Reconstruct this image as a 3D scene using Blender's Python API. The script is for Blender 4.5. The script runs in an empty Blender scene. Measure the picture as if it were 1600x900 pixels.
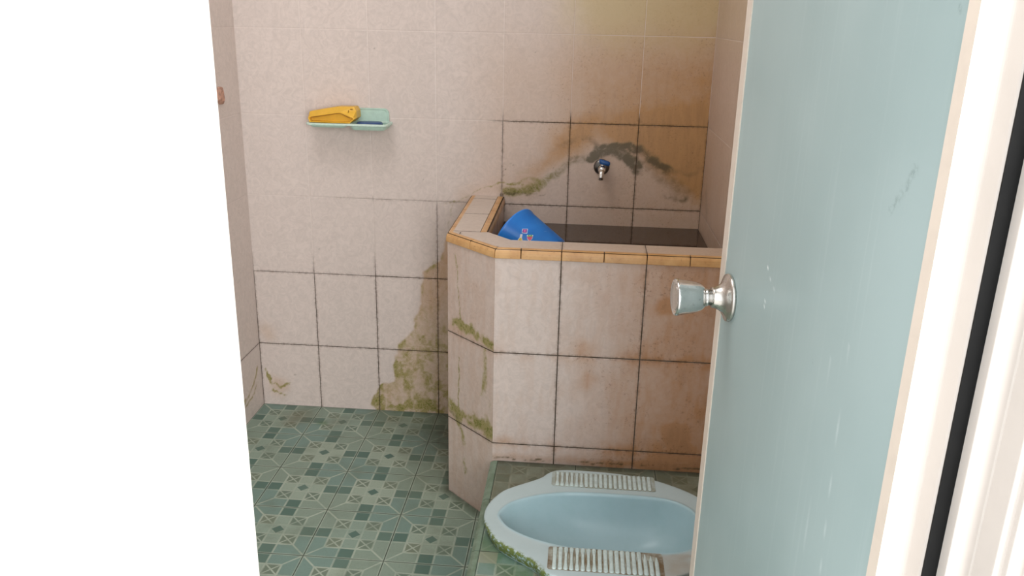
import bpy, bmesh, math, random
import numpy as np
from mathutils import Vector, Matrix

# ------------------------------------------------------------------ camera
C = bpy.context.scene.collection
cam_d = bpy.data.cameras.new('camera')
cam = bpy.data.objects.new('camera', cam_d); C.objects.link(cam)
RT = Vector((0.99619091, 0.08496442, 0.01961412))
UP = Vector((-0.04499805, 0.30822751, 0.95024785))
FW = Vector((-0.07469164, 0.94751087, -0.31087668))
m3 = Matrix((RT, UP, -FW)).transposed()
cam.matrix_world = Matrix.Translation((1.03341561, -2.48908114, 1.26923199)) @ m3.to_4x4()
cam_d.sensor_width = 36; cam_d.lens = 36*1299.8/1600; cam_d.clip_start = .02
bpy.context.scene.camera = cam

# ------------------------------------------------------------------ light and exposure
W = bpy.data.worlds.new('overcast_sky'); bpy.context.scene.world = W; W.use_nodes = True
W.node_tree.nodes['Background'].inputs[0].default_value = (.95, .98, 1.0, 1)
W.node_tree.nodes['Background'].inputs[1].default_value = 1.7

def area(name, loc, rot, sx, sy, power, col):
    d = bpy.data.lights.new(name, 'AREA'); d.shape = 'RECTANGLE'; d.size = sx; d.size_y = sy
    d.energy = power; d.color = col
    o = bpy.data.objects.new(name, d); o.location = loc; o.rotation_euler = rot; C.objects.link(o); return o
area('overhead_fill_light', (.42, -1.12, 2.385), (0, 0, 0), .6, .7, 6.5, (1, .98, .97))  # added fill lamp under a made-up ceiling opening
def aim(a, b): return (Vector(b)-Vector(a)).to_track_quat('-Z', 'Y').to_euler()
area('doorway_fill_light', (2.3, -4.1, 1.5), aim((2.3, -4.1, 1.5), (.3, 0, .75)), 1.5, 1.5, 85, (1, .985, .98))  # added lamp outdoors, placed to brighten the left side through the doorway
vs = bpy.context.scene.view_settings
vs.view_transform = 'Standard'; vs.look = 'None'; vs.gamma = 1; vs.use_curve_mapping = False
vs.exposure = 0.34

# ------------------------------------------------------------------ numpy noise and stain helpers
def vnoise(x, y, seed=0):
    xi = np.floor(x).astype(np.int64); yi = np.floor(y).astype(np.int64)
    fx = x-xi; fy = y-yi; fx = fx*fx*(3-2*fx); fy = fy*fy*(3-2*fy)
    def h(a, b):
        n = (a*374761393 + b*668265263 + seed*974634777) & 0xffffffff
        n = ((n ^ (n >> 13))*1274126177) & 0xffffffff
        return ((n ^ (n >> 16)) & 0xffff)/65535.
    return (h(xi, yi)*(1-fx)+h(xi+1, yi)*fx)*(1-fy)+(h(xi, yi+1)*(1-fx)+h(xi+1, yi+1)*fx)*fy
def fbm(x, y, sc, oct=4, seed=0):
    s = 0; a = .5; t = 0
    for o in range(oct):
        s = s+a*vnoise(x*sc+7.3*o, y*sc-3.1*o, seed+o); t += a; a *= .55; sc *= 2.1
    return s/t
def sstep(a, b, x):
    t = np.clip((x-a)/(b-a), 0, 1); return t*t*(3-2*t)
def dline(x, y, pts):
    d = np.full(x.shape, 9.); P = np.array(pts, float)
    for a, b in zip(P[:-1], P[1:]):
        e = b-a; t = np.clip(((x-a[0])*e[0]+(y-a[1])*e[1])/(e@e), 0, 1)
        d = np.minimum(d, np.hypot(x-a[0]-t*e[0], y-a[1]-t*e[1]))
    return d
def dpoly(x, y, pts):      # signed, negative inside
    d = dline(x, y, list(pts)+[pts[0]]); ins = np.zeros(x.shape, bool)
    n = len(pts)
    for i in range(n):
        (x1, y1), (x2, y2) = pts[i], pts[(i+1) % n]
        if y1 == y2: continue
        c = ((y1 > y) != (y2 > y)) & (x < (x2-x1)*(y-y1)/(y2-y1)+x1)
        ins ^= c
    return np.where(ins, -d, d)
def blob(x, y, cx, cy, r):
    return 1-sstep(0, r, np.hypot(x-cx, y-cy))

# ------------------------------------------------------------------ object helpers
def tag(o, label=None, cat=None, group=None, kind=None):
    if label: o['label'] = label
    if cat: o['category'] = cat
    if group: o['group'] = group
    if kind: o['kind'] = kind
    return o
def empty(name, loc=(0, 0, 0), parent=None):
    o = bpy.data.objects.new(name, None); o.location = loc; o.empty_display_size = .05
    C.objects.link(o)
    if parent: o.parent = parent
    return o
def link(name, me, mat, parent=None, smooth=False, world=True):
    o = bpy.data.objects.new(name, me); C.objects.link(o)
    if mat is not None:
        for m in (mat if isinstance(mat, (list, tuple)) else [mat]): me.materials.append(m)
    if smooth:
        for p in me.polygons: p.use_smooth = True
    if parent:
        o.parent = parent
        if world: o.matrix_parent_inverse = PM(parent).inverted()
    return o
def PM(o):
    m = Matrix.Translation(o.location)
    return (PM(o.parent) @ o.matrix_parent_inverse @ m) if o.parent else m
def from_bm(name, bm, mat, parent=None, smooth=False, bevel=0, seg=2):
    bmesh.ops.recalc_face_normals(bm, faces=bm.faces)
    me = bpy.data.meshes.new(name); bm.to_mesh(me); bm.free()
    o = link(name, me, mat, parent, smooth)
    if bevel:
        b = o.modifiers.new('bevel', 'BEVEL'); b.width = bevel; b.segments = seg; b.limit_method = 'ANGLE'
    return o
def prism(bm, poly, z0, z1):          # plan polygon extruded upwards
    a = [bm.verts.new((x, y, z0)) for x, y in poly]; b = [bm.verts.new((x, y, z1)) for x, y in poly]
    n = len(poly); bm.faces.new(a[::-1]); bm.faces.new(b)
    for i in range(n): bm.faces.new((a[i], a[(i+1) % n], b[(i+1) % n], b[i]))
def box(bm, x0, x1, y0, y1, z0, z1):
    prism(bm, [(x0, y0), (x1, y0), (x1, y1), (x0, y1)], z0, z1)
def lathe(bm, prof, origin, axis, n=32, ref=(0, 0, 1)):
    a = Vector(axis).normalized(); r = Vector(ref)
    if abs(a.dot(r)) > .95: r = Vector((1, 0, 0))
    e = a.cross(r).normalized(); f = a.cross(e); O = Vector(origin); rings = []
    for s, R in prof:
        rings.append([bm.verts.new(O+a*s+e*(R*math.cos(2*math.pi*k/n))+f*(R*math.sin(2*math.pi*k/n))) for k in range(n)])
    for A, B in zip(rings[:-1], rings[1:]):
        for k in range(n): bm.faces.new((A[k], A[(k+1) % n], B[(k+1) % n], B[k]))
    return rings
def caps(bm, rings):
    bm.faces.new(rings[0]); bm.faces.new(rings[-1][::-1])
def tube(bm, pts, rad, n=14):
    pts = [Vector(p) for p in pts]; rings = []; prev = None
    for i, p in enumerate(pts):
        t = (pts[min(i+1, len(pts)-1)]-pts[max(i-1, 0)]).normalized()
        if prev is None: e = t.orthogonal().normalized()
        else: e = (prev-t*prev.dot(t)).normalized()
        prev = e; f = t.cross(e); R = rad[i] if isinstance(rad, (list, tuple)) else rad
        rings.append([bm.verts.new(p+e*(R*math.cos(2*math.pi*k/n))+f*(R*math.sin(2*math.pi*k/n))) for k in range(n)])
    for A, B in zip(rings[:-1], rings[1:]):
        for k in range(n): bm.faces.new((A[k], A[(k+1) % n], B[(k+1) % n], B[k]))
    caps(bm, rings)

class Surf:
    """collects gridded rectangles that carry uv in metres and wear attributes"""
    def __init__(s): s.v = []; s.f = []; s.uv = []; s.at = []; s.gr = []; s.n = 0
    def grid(s, o, ex, ey, w, h, st, u0=0, v0=0, fn=None, skip=None):
        nu = max(1, round(w/st)); nv = max(1, round(h/st))
        U, V = np.meshgrid(np.linspace(0, w, nu+1), np.linspace(0, h, nv+1)); U = U.ravel(); V = V.ravel()
        P = np.array(o)+np.outer(U, ex)+np.outer(V, ey)
        st4, g = fn(P, U, V) if fn else (np.zeros((len(U), 4)), np.zeros(len(U)))
        i = np.arange(nu*nv); a = (i//nu)*(nu+1)+i % nu
        F = np.stack([a, a+1, a+nu+2, a+nu+1], 1)
        if skip is not None:
            c = P[F].mean(1); F = F[~skip(c)]
        s.v.append(P); s.f.append(F+s.n); s.uv.append(np.stack([U+u0, V+v0], 1)); s.at.append(st4); s.gr.append(g); s.n += len(P)
        return s
    def build(s, name, mat, parent=None):
        P = np.concatenate(s.v); F = np.concatenate(s.f); UV = np.concatenate(s.uv)
        me = bpy.data.meshes.new(name)
        me.vertices.add(len(P)); me.vertices.foreach_set('co', P.astype('f').ravel())
        me.loops.add(F.size); me.loops.foreach_set('vertex_index', F.astype('i').ravel())
        me.polygons.add(len(F)); me.polygons.foreach_set('loop_start', np.arange(0, F.size, 4, dtype='i'))
        me.polygons.foreach_set('loop_total', np.full(len(F), 4, 'i'))
        me.update(calc_edges=True)
        l = me.uv_layers.new(name='UVMap'); l.data.foreach_set('uv', UV[F.ravel()].astype('f').ravel())
        a = me.attributes.new('wear_shade', 'FLOAT_COLOR', 'POINT'); a.data.foreach_set('color', np.clip(np.concatenate(s.at), 0, 1.5).astype('f').ravel())
        g = me.attributes.new('grime', 'FLOAT', 'POINT'); g.data.foreach_set('value', np.clip(np.concatenate(s.gr), 0, 1).astype('f').ravel())
        me.validate()
        return link(name, me, mat, parent)

# ------------------------------------------------------------------ materials
class NT:
    def __init__(s, name, rough=.5, metal=0, spec=.5):
        s.m = bpy.data.materials.new(name); s.m.use_nodes = True; s.t = s.m.node_tree
        s.b = s.t.nodes['Principled BSDF']; s.b.inputs['Roughness'].default_value = rough
        s.b.inputs['Metallic'].default_value = metal; s.b.inputs['Specular IOR Level'].default_value = spec
    def set(s, sock, val):
        if isinstance(val, bpy.types.NodeSocket): s.t.links.new(val, sock)
        elif isinstance(val, (tuple, list)) and len(val) == 3 and sock.type == 'RGBA': sock.default_value = (*val, 1)
        else: sock.default_value = val
    def mth(s, op, *a, clamp=False):
        n = s.t.nodes.new('ShaderNodeMath'); n.operation = op; n.use_clamp = clamp
        for i, v in enumerate(a): s.set(n.inputs[i], v)
        return n.outputs[0]
    def ss(s, x, a, b, lo=0., hi=1.):
        n = s.t.nodes.new('ShaderNodeMapRange'); n.interpolation_type = 'SMOOTHSTEP'
        for i, v in enumerate((x, a, b, lo, hi)): s.set(n.inputs[i], v)
        return n.outputs[0]
    def mix(s, f, a, b, mode='MIX'):
        n = s.t.nodes.new('ShaderNodeMix'); n.data_type = 'RGBA'; n.blend_type = mode; n.clamp_factor = True
        s.set(n.inputs[0], f); s.set(n.inputs[6], a); s.set(n.inputs[7], b); return n.outputs[2]
    def pos(s): return s.t.nodes.new('ShaderNodeNewGeometry').outputs['Position']
    def obj(s): return s.t.nodes.new('ShaderNodeTexCoord').outputs['Object']
    def noise(s, vec, scale, detail=4, rough=.55, stretch=None, dist=0):
        if stretch:
            mp = s.t.nodes.new('ShaderNodeMapping'); mp.inputs['Scale'].default_value = stretch
            s.set(mp.inputs[0], vec); vec = mp.outputs[0]
        n = s.t.nodes.new('ShaderNodeTexNoise'); s.set(n.inputs['Vector'], vec); n.inputs['Scale'].default_value = scale
        n.inputs['Detail'].default_value = detail; n.inputs['Roughness'].default_value = rough; n.inputs['Distortion'].default_value = dist
        return n.outputs['Fac']
    def attr(s, name):
        n = s.t.nodes.new('ShaderNodeAttribute'); n.attribute_name = name; return n
    def sep(s, v):
        n = s.t.nodes.new('ShaderNodeSeparateXYZ'); s.set(n.inputs[0], v); return n.outputs
    def sepc(s, v):
        n = s.t.nodes.new('ShaderNodeSeparateColor'); s.set(n.inputs[0], v); return n.outputs
    def uv(s):
        n = s.t.nodes.new('ShaderNodeUVMap'); n.uv_map = 'UVMap'; return n.outputs[0]
    def comb(s, x, y, z=0.):
        n = s.t.nodes.new('ShaderNodeCombineXYZ'); s.set(n.inputs[0], x); s.set(n.inputs[1], y); s.set(n.inputs[2], z); return n.outputs[0]
    def white(s, v):
        n = s.t.nodes.new('ShaderNodeTexWhiteNoise'); s.set(n.inputs[0], v); return n.outputs[0]
    def bump(s, h, strength, dist):
        n = s.t.nodes.new('ShaderNodeBump'); n.inputs['Strength'].default_value = strength; n.inputs['Distance'].default_value = dist
        s.set(n.inputs['Height'], h); s.t.links.new(n.outputs[0], s.b.inputs['Normal'])
    def col(s, c): s.set(s.b.inputs['Base Color'], c)
    def rough(s, r): s.set(s.b.inputs['Roughness'], r)

def S(r, g, b):                        # sRGB 0-255 to linear
    f = lambda c: (c/255)/12.92 if c/255 <= .04045 else ((c/255+.055)/1.055)**2.4
    return (f(r), f(g), f(b))

def wear_shade(t, c, P, film):
    """algae, rust, mould and mineral film as they sit on the tiles"""
    at = t.attr('wear_shade'); ch = t.sepc(at.outputs['Color'])
    n1 = t.noise(P, 55, 6, .65, dist=.6); n2 = t.noise(P, 140, 5, .7); nv = t.noise(P, 60, 5, .65, (1, 1, .22), .4)
    a = t.ss(t.mth('ADD', at.outputs['Alpha'], t.mth('MULTIPLY', t.mth('SUBTRACT', n1, .5), .25)), .0, 1., 0., .75)
    c = t.mix(a, c, S(204, 190, 138))
    n0 = t.noise(P, 14, 5, .6)
    b = t.mth('MULTIPLY', ch[1], t.mth('ADD', .62, t.mth('ADD', t.mth('MULTIPLY', n1, .3), t.mth('MULTIPLY', n0, .45))), clamp=True)
    c = t.mix(t.mth('MULTIPLY', b, 1.05, clamp=True), c, film)
    k = t.mth('ADD', t.mth('MULTIPLY', ch[1], .42), t.mth('MULTIPLY', t.mth('SUBTRACT', nv, .5), 1.2))
    sp = t.mth('MULTIPLY', t.ss(n2, .54, .68), t.ss(n0, .4, .62))
    c = t.mix(t.mth('MULTIPLY', sp, t.ss(ch[1], .05, .6, 0., .55)), c, S(96, 64, 40))
    c = t.mix(t.ss(k, .30, .72, 0., .2), c, S(104, 74, 50))
    g = t.mth('MULTIPLY', ch[0], t.mth('ADD', .5, t.mth('MULTIPLY', t.ss(n1, .34, .66), .75)), clamp=True)
    c = t.mix(t.ss(g, .02, .85, 0., .92), c, S(148, 138, 84))
    g2 = t.mth('MULTIPLY', ch[0], t.ss(n2, .42, .64))
    c = t.mix(t.ss(g2, .35, .95, 0., .8), c, S(104, 108, 38))
    d = t.mth('MULTIPLY', ch[2], t.mth('ADD', .55, t.mth('MULTIPLY', t.ss(n1, .3, .65), .6)), clamp=True)
    c = t.mix(t.ss(d, .0, .9, 0., .88), c, S(84, 75, 50))
    return c

def wall_tile(name, base, ju=.1, jv=.125, gw=.0007, vary=.035, halo_w=.009, halo_a=.6, film=S(184, 140, 92)):
    t = NT(name, .34, spec=.45); uv = t.uv(); u, v, _ = t.sep(uv); P = t.pos()
    du = t.mth('PINGPONG', u, ju); dv = t.mth('PINGPONG', v, jv); d = t.mth('MINIMUM', du, dv)
    cell = t.comb(t.mth('FLOOR', t.mth('DIVIDE', u, 2*ju)), t.mth('FLOOR', t.mth('DIVIDE', v, 2*jv)))
    r = t.white(cell)
    fib = t.noise(P, 34, 7, .7, dist=2.2); fine = t.noise(P, 260, 3, .6)
    c = t.mix(t.ss(fib, .3, .7), tuple(x*.90 for x in base), tuple(min(1, x*1.06) for x in base))
    c = t.mix(t.ss(fine, .6, .78, 0., .22), c, tuple(x*.7 for x in base))
    c = t.mix(t.mth('MULTIPLY', r, vary*3), c, tuple(x*.8 for x in base))
    c = wear_shade(t, c, P, film)
    gm = t.attr('grime').outputs['Fac']; gn = t.noise(P, 30, 3)
    gf = t.ss(t.mth('ADD', gm, t.mth('MULTIPLY', t.mth('SUBTRACT', gn, .5), .6)), .1, .95)
    halo = t.mth('MULTIPLY', t.ss(d, .0, halo_w, 1., 0.), t.mth('MULTIPLY', gf, t.ss(t.noise(P, 90, 5, .7), .38, .66, 0., halo_a)))
    c = t.mix(halo, c, S(96, 66, 42))
    gc = t.mix(gf, tuple(x*1.08 for x in base), S(52, 40, 24))
    w = t.mth('ADD', gw, t.mth('MULTIPLY', gf, .0005))
    gmask = t.ss(d, t.mth('MULTIPLY', w, .55), t.mth('MULTIPLY', w, 1.25), 1., 0.)
    t.col(t.mix(gmask, c, gc))
    t.rough(t.mix(gmask, (.34,)*3, (.8,)*3))
    h = t.mth('ADD', t.ss(d, .0004, .003), t.mth('MULTIPLY', fib, .12))
    t.bump(h, .35, .0012)
    return t.m

PINK = S(210, 197, 190)
M_wall = wall_tile('pink_wall_tile', PINK)
M_tank = wall_tile('pink_tank_tile', PINK, gw=.0010, halo_w=.009, halo_a=.6, film=S(178, 134, 98))

def floor_tile(name):
    t = NT(name, .38, spec=.4); u, v, _ = t.sep(t.uv()); P = t.pos()
    i = t.mth('DIVIDE', u, .2); j = t.mth('DIVIDE', v, .2)
    fi = t.mth('FLOOR', i); fj = t.mth('FLOOR', j)
    a = t.mth('MULTIPLY', t.mth('ABSOLUTE', t.mth('SUBTRACT', t.mth('SUBTRACT', i, fi), .5)), 5.)
    b = t.mth('MULTIPLY', t.mth('ABSOLUTE', t.mth('SUBTRACT', t.mth('SUBTRACT', j, fj), .5)), 5.)
    mx = t.mth('MAXIMUM', a, b); mn = t.mth('MINIMUM', a, b)
    par = t.mth('ABSOLUTE', t.mth('SUBTRACT', t.mth('MODULO', t.mth('ADD', t.mth('ROUND', i), t.mth('ROUND', j)), 2.), 0.))
    rt = t.white(t.comb(fi, fj)); rc = t.white(t.comb(t.mth('FLOOR', t.mth('MULTIPLY', i, 5)), t.mth('FLOOR', t.mth('MULTIPLY', j, 5)), 3.))
    lc = S(168, 180, 165)
    corner = t.mix(par, S(116, 142, 133), S(131, 149, 135))
    plain = t.mix(rt, S(132, 152, 139), S(156, 170, 154))
    dark = t.mix(rc, S(94, 120, 109), S(78, 108, 98))
    xfill = t.mix(rc, S(100, 121, 108), S(118, 130, 112))
    out = t.mth('GREATER_THAN', mx, 1.5)
    inn = t.mth('LESS_THAN', mx, .5)
    nlow = t.mth('LESS_THAN', mn, .5)
    c = t.mix(t.mth('MULTIPLY', out, t.mth('SUBTRACT', 1., nlow)), plain, corner)
    c = t.mix(t.mth('MULTIPLY', out, nlow), c, dark)
    xb = t.mth('MULTIPLY', t.mth('SUBTRACT', 1., out), t.mth('SUBTRACT', 1., nlow))
    # crossed squares: dark kites inside a pale border
    p = t.mth('ABSOLUTE', t.mth('SUBTRACT', a, 1.)); q = t.mth('ABSOLUTE', t.mth('SUBTRACT', b, 1.))
    dx = t.mth('ABSOLUTE', t.mth('SUBTRACT', p, q))
    c = t.mix(xb, c, xfill)
    dia = t.mth('LESS_THAN', t.mth('ADD', a, b), .44)
    c = t.mix(t.mth('MULTIPLY', inn, dia), c, dark)
    # raised pale lines
    lw = .055
    l1 = t.ss(dx, lw*.7, lw*1.8, 1., 0.); l1 = t.mth('MULTIPLY', l1, xb)
    l2 = t.mth('MULTIPLY', t.ss(t.mth('ABSOLUTE', t.mth('SUBTRACT', a, b)), lw, lw*2, 1., 0.), t.mth('GREATER_THAN', mn, 1.5))
    l3 = t.mth('MULTIPLY', t.ss(t.mth('ABSOLUTE', t.mth('SUBTRACT', mn, .5)), lw*.7, lw*1.6, 1., 0.), 1.)
    l4 = t.mth('MULTIPLY', t.ss(t.mth('ABSOLUTE', t.mth('SUBTRACT', mx, 1.5)), lw*.7, lw*1.6, 1., 0.), t.mth('LESS_THAN', mn, 1.52))
    l5 = t.mth('MULTIPLY', t.ss(t.mth('ABSOLUTE', t.mth('SUBTRACT', mx, .5)), lw*.7, lw*1.6, 1., 0.), 1.)
    l6 = t.mth('MULTIPLY', t.ss(t.mth('ABSOLUTE', t.mth('SUBTRACT', t.mth('ADD', a, b), .44)), lw*.5, lw, 1., 0.), inn)
    l7 = t.ss(t.mth('ABSOLUTE', t.mth('SUBTRACT', mx, 2.44)), .02, .05, 1., 0.)
    L = t.mth('MAXIMUM', t.mth('MAXIMUM', t.mth('MAXIMUM', l1, l2), t.mth('MULTIPLY', l7, .75)), t.mth('MAXIMUM', t.mth('MULTIPLY', l3, .8), t.mth('MAXIMUM', l4, t.mth('MULTIPLY', t.mth('MAXIMUM', l5, l6), .6))))
    L = t.mth('MULTIPLY', L, t.ss(t.noise(P, 14, 3), .3, .6, .45, 1.))
    c = t.mix(L, c, lc)
    c = t.mix(t.ss(t.noise(P, 180, 4, .7), .5, .8, 0., .35), c, S(84, 100, 88))
    c = t.mix(t.ss(t.noise(P, 9, 5, .6), .45, .75, 0., .4), c, S(100, 112, 94))
    at = t.attr('wear_shade'); ch = t.sepc(at.outputs['Color']); n1 = t.noise(P, 40, 6, .65)
    c = t.mix(t.mth('MULTIPLY', ch[1], t.mth('ADD', .4, n1), clamp=True), c, S(104, 98, 74))
    c = t.mix(t.mth('MULTIPLY', ch[0], t.mth('ADD', .3, n1), clamp=True), c, S(66, 104, 58))
    c = t.mix(t.mth('MULTIPLY', ch[2], t.mth('ADD', .3, n1), clamp=True), c, S(52, 54, 42))  # dark channel: grime, plus painted shade beside the tank
    c = t.mix(t.mth('MULTIPLY', at.outputs['Alpha'], t.ss(rc, .3, .9, 0., .6), clamp=True), c, S(160, 152, 130))
    edge = t.mth('MINIMUM', t.mth('PINGPONG', u, .1), t.mth('PINGPONG', v, .1))
    gm = t.ss(edge, .0006, .0018, 1., 0.)
    c = t.mix(t.mth('MULTIPLY', gm, .85), c, S(48, 58, 48))
    t.col(c); t.rough(t.mix(gm, (.4,)*3, (.85,)*3))
    t.bump(t.mth('SUBTRACT', t.mth('ADD', t.mth('MULTIPLY', L, .6), t.mth('MULTIPLY', n1, .3)), gm), .4, .001)
    return t.m
M_floor = floor_tile('green_patterned_floor_tile')

def flat(name, col, rough=.5, metal=0, spec=.5, amt=.12, sc=40, col2=None, bump=0):
    t = NT(name, rough, metal, spec); P = t.obj()
    n = t.noise(P, sc, 5, .6)
    t.col(t.mix(t.ss(n, .35, .75, 0., 1.), col, col2 or tuple(x*(1-amt) for x in col)))
    if bump: t.bump(n, bump, .001)
    return t.m

def trim_tile():
    t = NT('beige_edge_tile', .3); P = t.pos()
    c = t.mix(t.ss(t.noise(P, 18, 4), .35, .7), S(212, 168, 114), S(192, 144, 90))
    c = t.mix(t.ss(t.noise(P, 110, 6, .7), .56, .75, 0., .6), c, S(120, 74, 36))
    c = t.mix(t.ss(t.mth('MULTIPLY', t.noise(P, 26, 5, .7), 1.), .56, .72, 0., .35), c, S(160, 104, 54))
    t.col(c); return t.m
M_trim = trim_tile()
M_grout = flat('dark_dirty_grout', S(62, 46, 30), .9, amt=.4)
M_greentrim = flat('green_edge_tile', S(122, 142, 124), .4, amt=.3, sc=30, col2=S(92, 112, 90))
M_plaster = flat('white_ceiling_paint', S(232, 228, 220), .8)
M_facade = flat('white_facade_paint', S(250, 249, 247), .7, amt=.02)
M_jamb = flat('offwhite_metal_jamb', S(204, 196, 189), .45, amt=.06, sc=14)
M_frame = flat('white_door_frame', S(240, 234, 228), .4, amt=.03, sc=12)
M_cream = flat('cream_plastic_edging', S(222, 208, 194), .4, amt=.06)
M_rubber = flat('black_rubber_gasket', S(14, 14, 14), .7, spec=.2, amt=.3)
M_ground = flat('pale_concrete', S(205, 203, 198), .9, amt=.15, sc=6)
M_mint = flat('mint_plastic', S(186, 214, 200), .35, amt=.12, sc=60)
M_yellow = flat('yellow_plastic', S(230, 180, 60), .4, amt=.12, sc=30)
M_yellowdark = flat('slot_and_shade_yellow', S(150, 100, 20), .6)  # dark tone for the slots and the painted recess shade
M_bluesoap = flat('dark_blue_plastic', S(44, 76, 128), .4)
M_bluehandle = flat('blue_tap_handle_plastic', S(24, 78, 140), .35)

def metal(name, col, rough, spots=.4):
    t = NT(name, rough, 1.0); P = t.obj()
    n = t.noise(P, 160, 5, .7); n2 = t.noise(P, 30, 4, .6)
    c = t.mix(t.ss(n, .55, .72, 0., spots), col, (.16, .14, .12))
    c = t.mix(t.ss(n2, .5, .75, 0., spots*.5), c, (.35, .33, .31))
    t.col(c); t.rough(t.ss(n2, .3, .7, rough*.8, rough*1.6)); return t.m
M_chrome = metal('worn_chrome', (.74, .74, .73), .13)
M_steel = metal('brushed_steel', (.62, .59, .55), .22)

def door_mat():
    t = NT('teal_door_panel', .42, spec=.35); P = t.pos()
    c = t.mix(t.ss(t.noise(P, 3, 3), .3, .7), S(156, 175, 175), S(166, 184, 184))
    c = t.mix(t.ss(t.noise(P, 120, 4, .6, (1, 1, .02)), .55, .75, 0., .07), c, S(220, 230, 228))
    c = t.mix(t.ss(t.noise(P, 60, 6, .75), .68, .78, 0., .3), c, S(140, 160, 158))
    ch = t.sepc(t.attr('wear_shade').outputs['Color'])
    c = t.mix(t.mth('MULTIPLY', ch[2], t.ss(t.noise(P, 220, 4, .7), .4, .6), clamp=True), c, S(108, 126, 126))
    c = t.mix(t.mth('MULTIPLY', ch[0], 1., clamp=True), c, S(240, 246, 245))
    t.col(c); return t.m
M_door = door_mat()

def ceramic():
    t = NT('pale_blue_ceramic', .3, spec=.4); P = t.pos(); at = t.attr('wear_shade'); ch = t.sepc(at.outputs['Color'])
    n = t.noise(P, 30, 6, .7); n2 = t.noise(P, 120, 5, .7)
    c = t.mix(t.ss(n, .4, .8), S(166, 194, 201), S(160, 190, 196))
    c = t.mix(t.ss(t.mth('MULTIPLY', ch[1], t.mth('ADD', .5, n)), .1, .9, 0., .8), c, S(128, 106, 78))
    c = t.mix(at.outputs['Alpha'], c, S(206, 208, 202))
    c = t.mix(t.ss(t.mth('MULTIPLY', ch[0], t.mth('ADD', .2, t.mth('MULTIPLY', t.ss(n2, .35, .6), .9))), .1, .7, 0., .95), c, S(98, 112, 38))
    c = t.mix(t.ss(t.noise(P, 55, 6, .8), .68, .75, 0., .35), c, S(150, 160, 150))
    t.col(c); t.rough(t.mix(ch[0], (.32,)*3, (.7,)*3)); return t.m
M_ceramic = ceramic()
M_rib = flat('pale_blue_rib', S(196, 214, 212), .25, amt=.18, sc=90)
M_ribdirt = flat('brown_grime_between_ribs', S(108, 88, 62), .6, amt=.4, sc=32, col2=S(176, 182, 172))
M_outline = flat('dirt_and_shade_line', S(120, 108, 84), .6, sc=40, col2=S(150, 148, 128))  # dirt tone that also paints the contact shade round the ribs
M_ribdirt2 = flat('light_grime_between_ribs', S(150, 156, 142), .4, amt=.2, sc=32, col2=S(178, 192, 190))

def water_mat():
    t = NT('dark_standing_water', .03, spec=.5)
    t.col(S(62, 48, 36)); t.b.inputs['IOR'].default_value = 1.33
    t.bump(t.noise(t.pos(), 14, 2), .02, .001); return t.m
M_water = water_mat()

# ------------------------------------------------------------------ room
XR = 1.4; YF = -1.80; ZC = 2.4; ZB = .222
def slab_back(S_, pts):                # closes a gridded face with a plain slab behind it (same object)
    for o, ex, ey, w, h in pts: S_.grid(o, ex, ey, w, h, max(w, h))

MOSS = [(0.634, 0.62), (0.612, 0.53), (0.545, 0.49), (0.551, 0.465), (0.539, 0.371), (0.518, 0.326), (0.515, 0.295), (0.463, 0.239), (0.457, 0.161), (0.451, 0.108), (0.408, 0.091), (0.385, 0.05), (0.366, 0.018), (0.40, -0.02), (0.8, -0.02), (.8, .66), (.69, .70), (.655, .66)]
ARCH = [(1.001, 0.893), (1.03, 0.879), (1.067, 0.890), (1.104, 0.902), (1.142, 0.907), (1.18, 0.901), (1.209, 0.887), (1.25, 0.845), (1.3, 0.80), (1.36, 0.768), (1.392, 0.772)]
GARCH = [(0.802, 0.768), (0.831, 0.770), (0.889, 0.780), (0.928, 0.797), (0.962, 0.822), (0.993, 0.862), (1.02, 0.885)]
FAINT = [(0.944, 0.89), (0.981, 0.912), (1.028, 0.92), (1.075, 0.917), (1.114, 0.908)]
BROWN = [(0.905, 0.80), (0.90, 0.85), (0.924, 0.92), (0.96, 0.975), (1.017, 1.0), (1.42, 1.05), (1.42, 0.70), (1.332, 0.775), (1.23, 0.862), (1.094, 0.925), (1.002, 0.87)]
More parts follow.
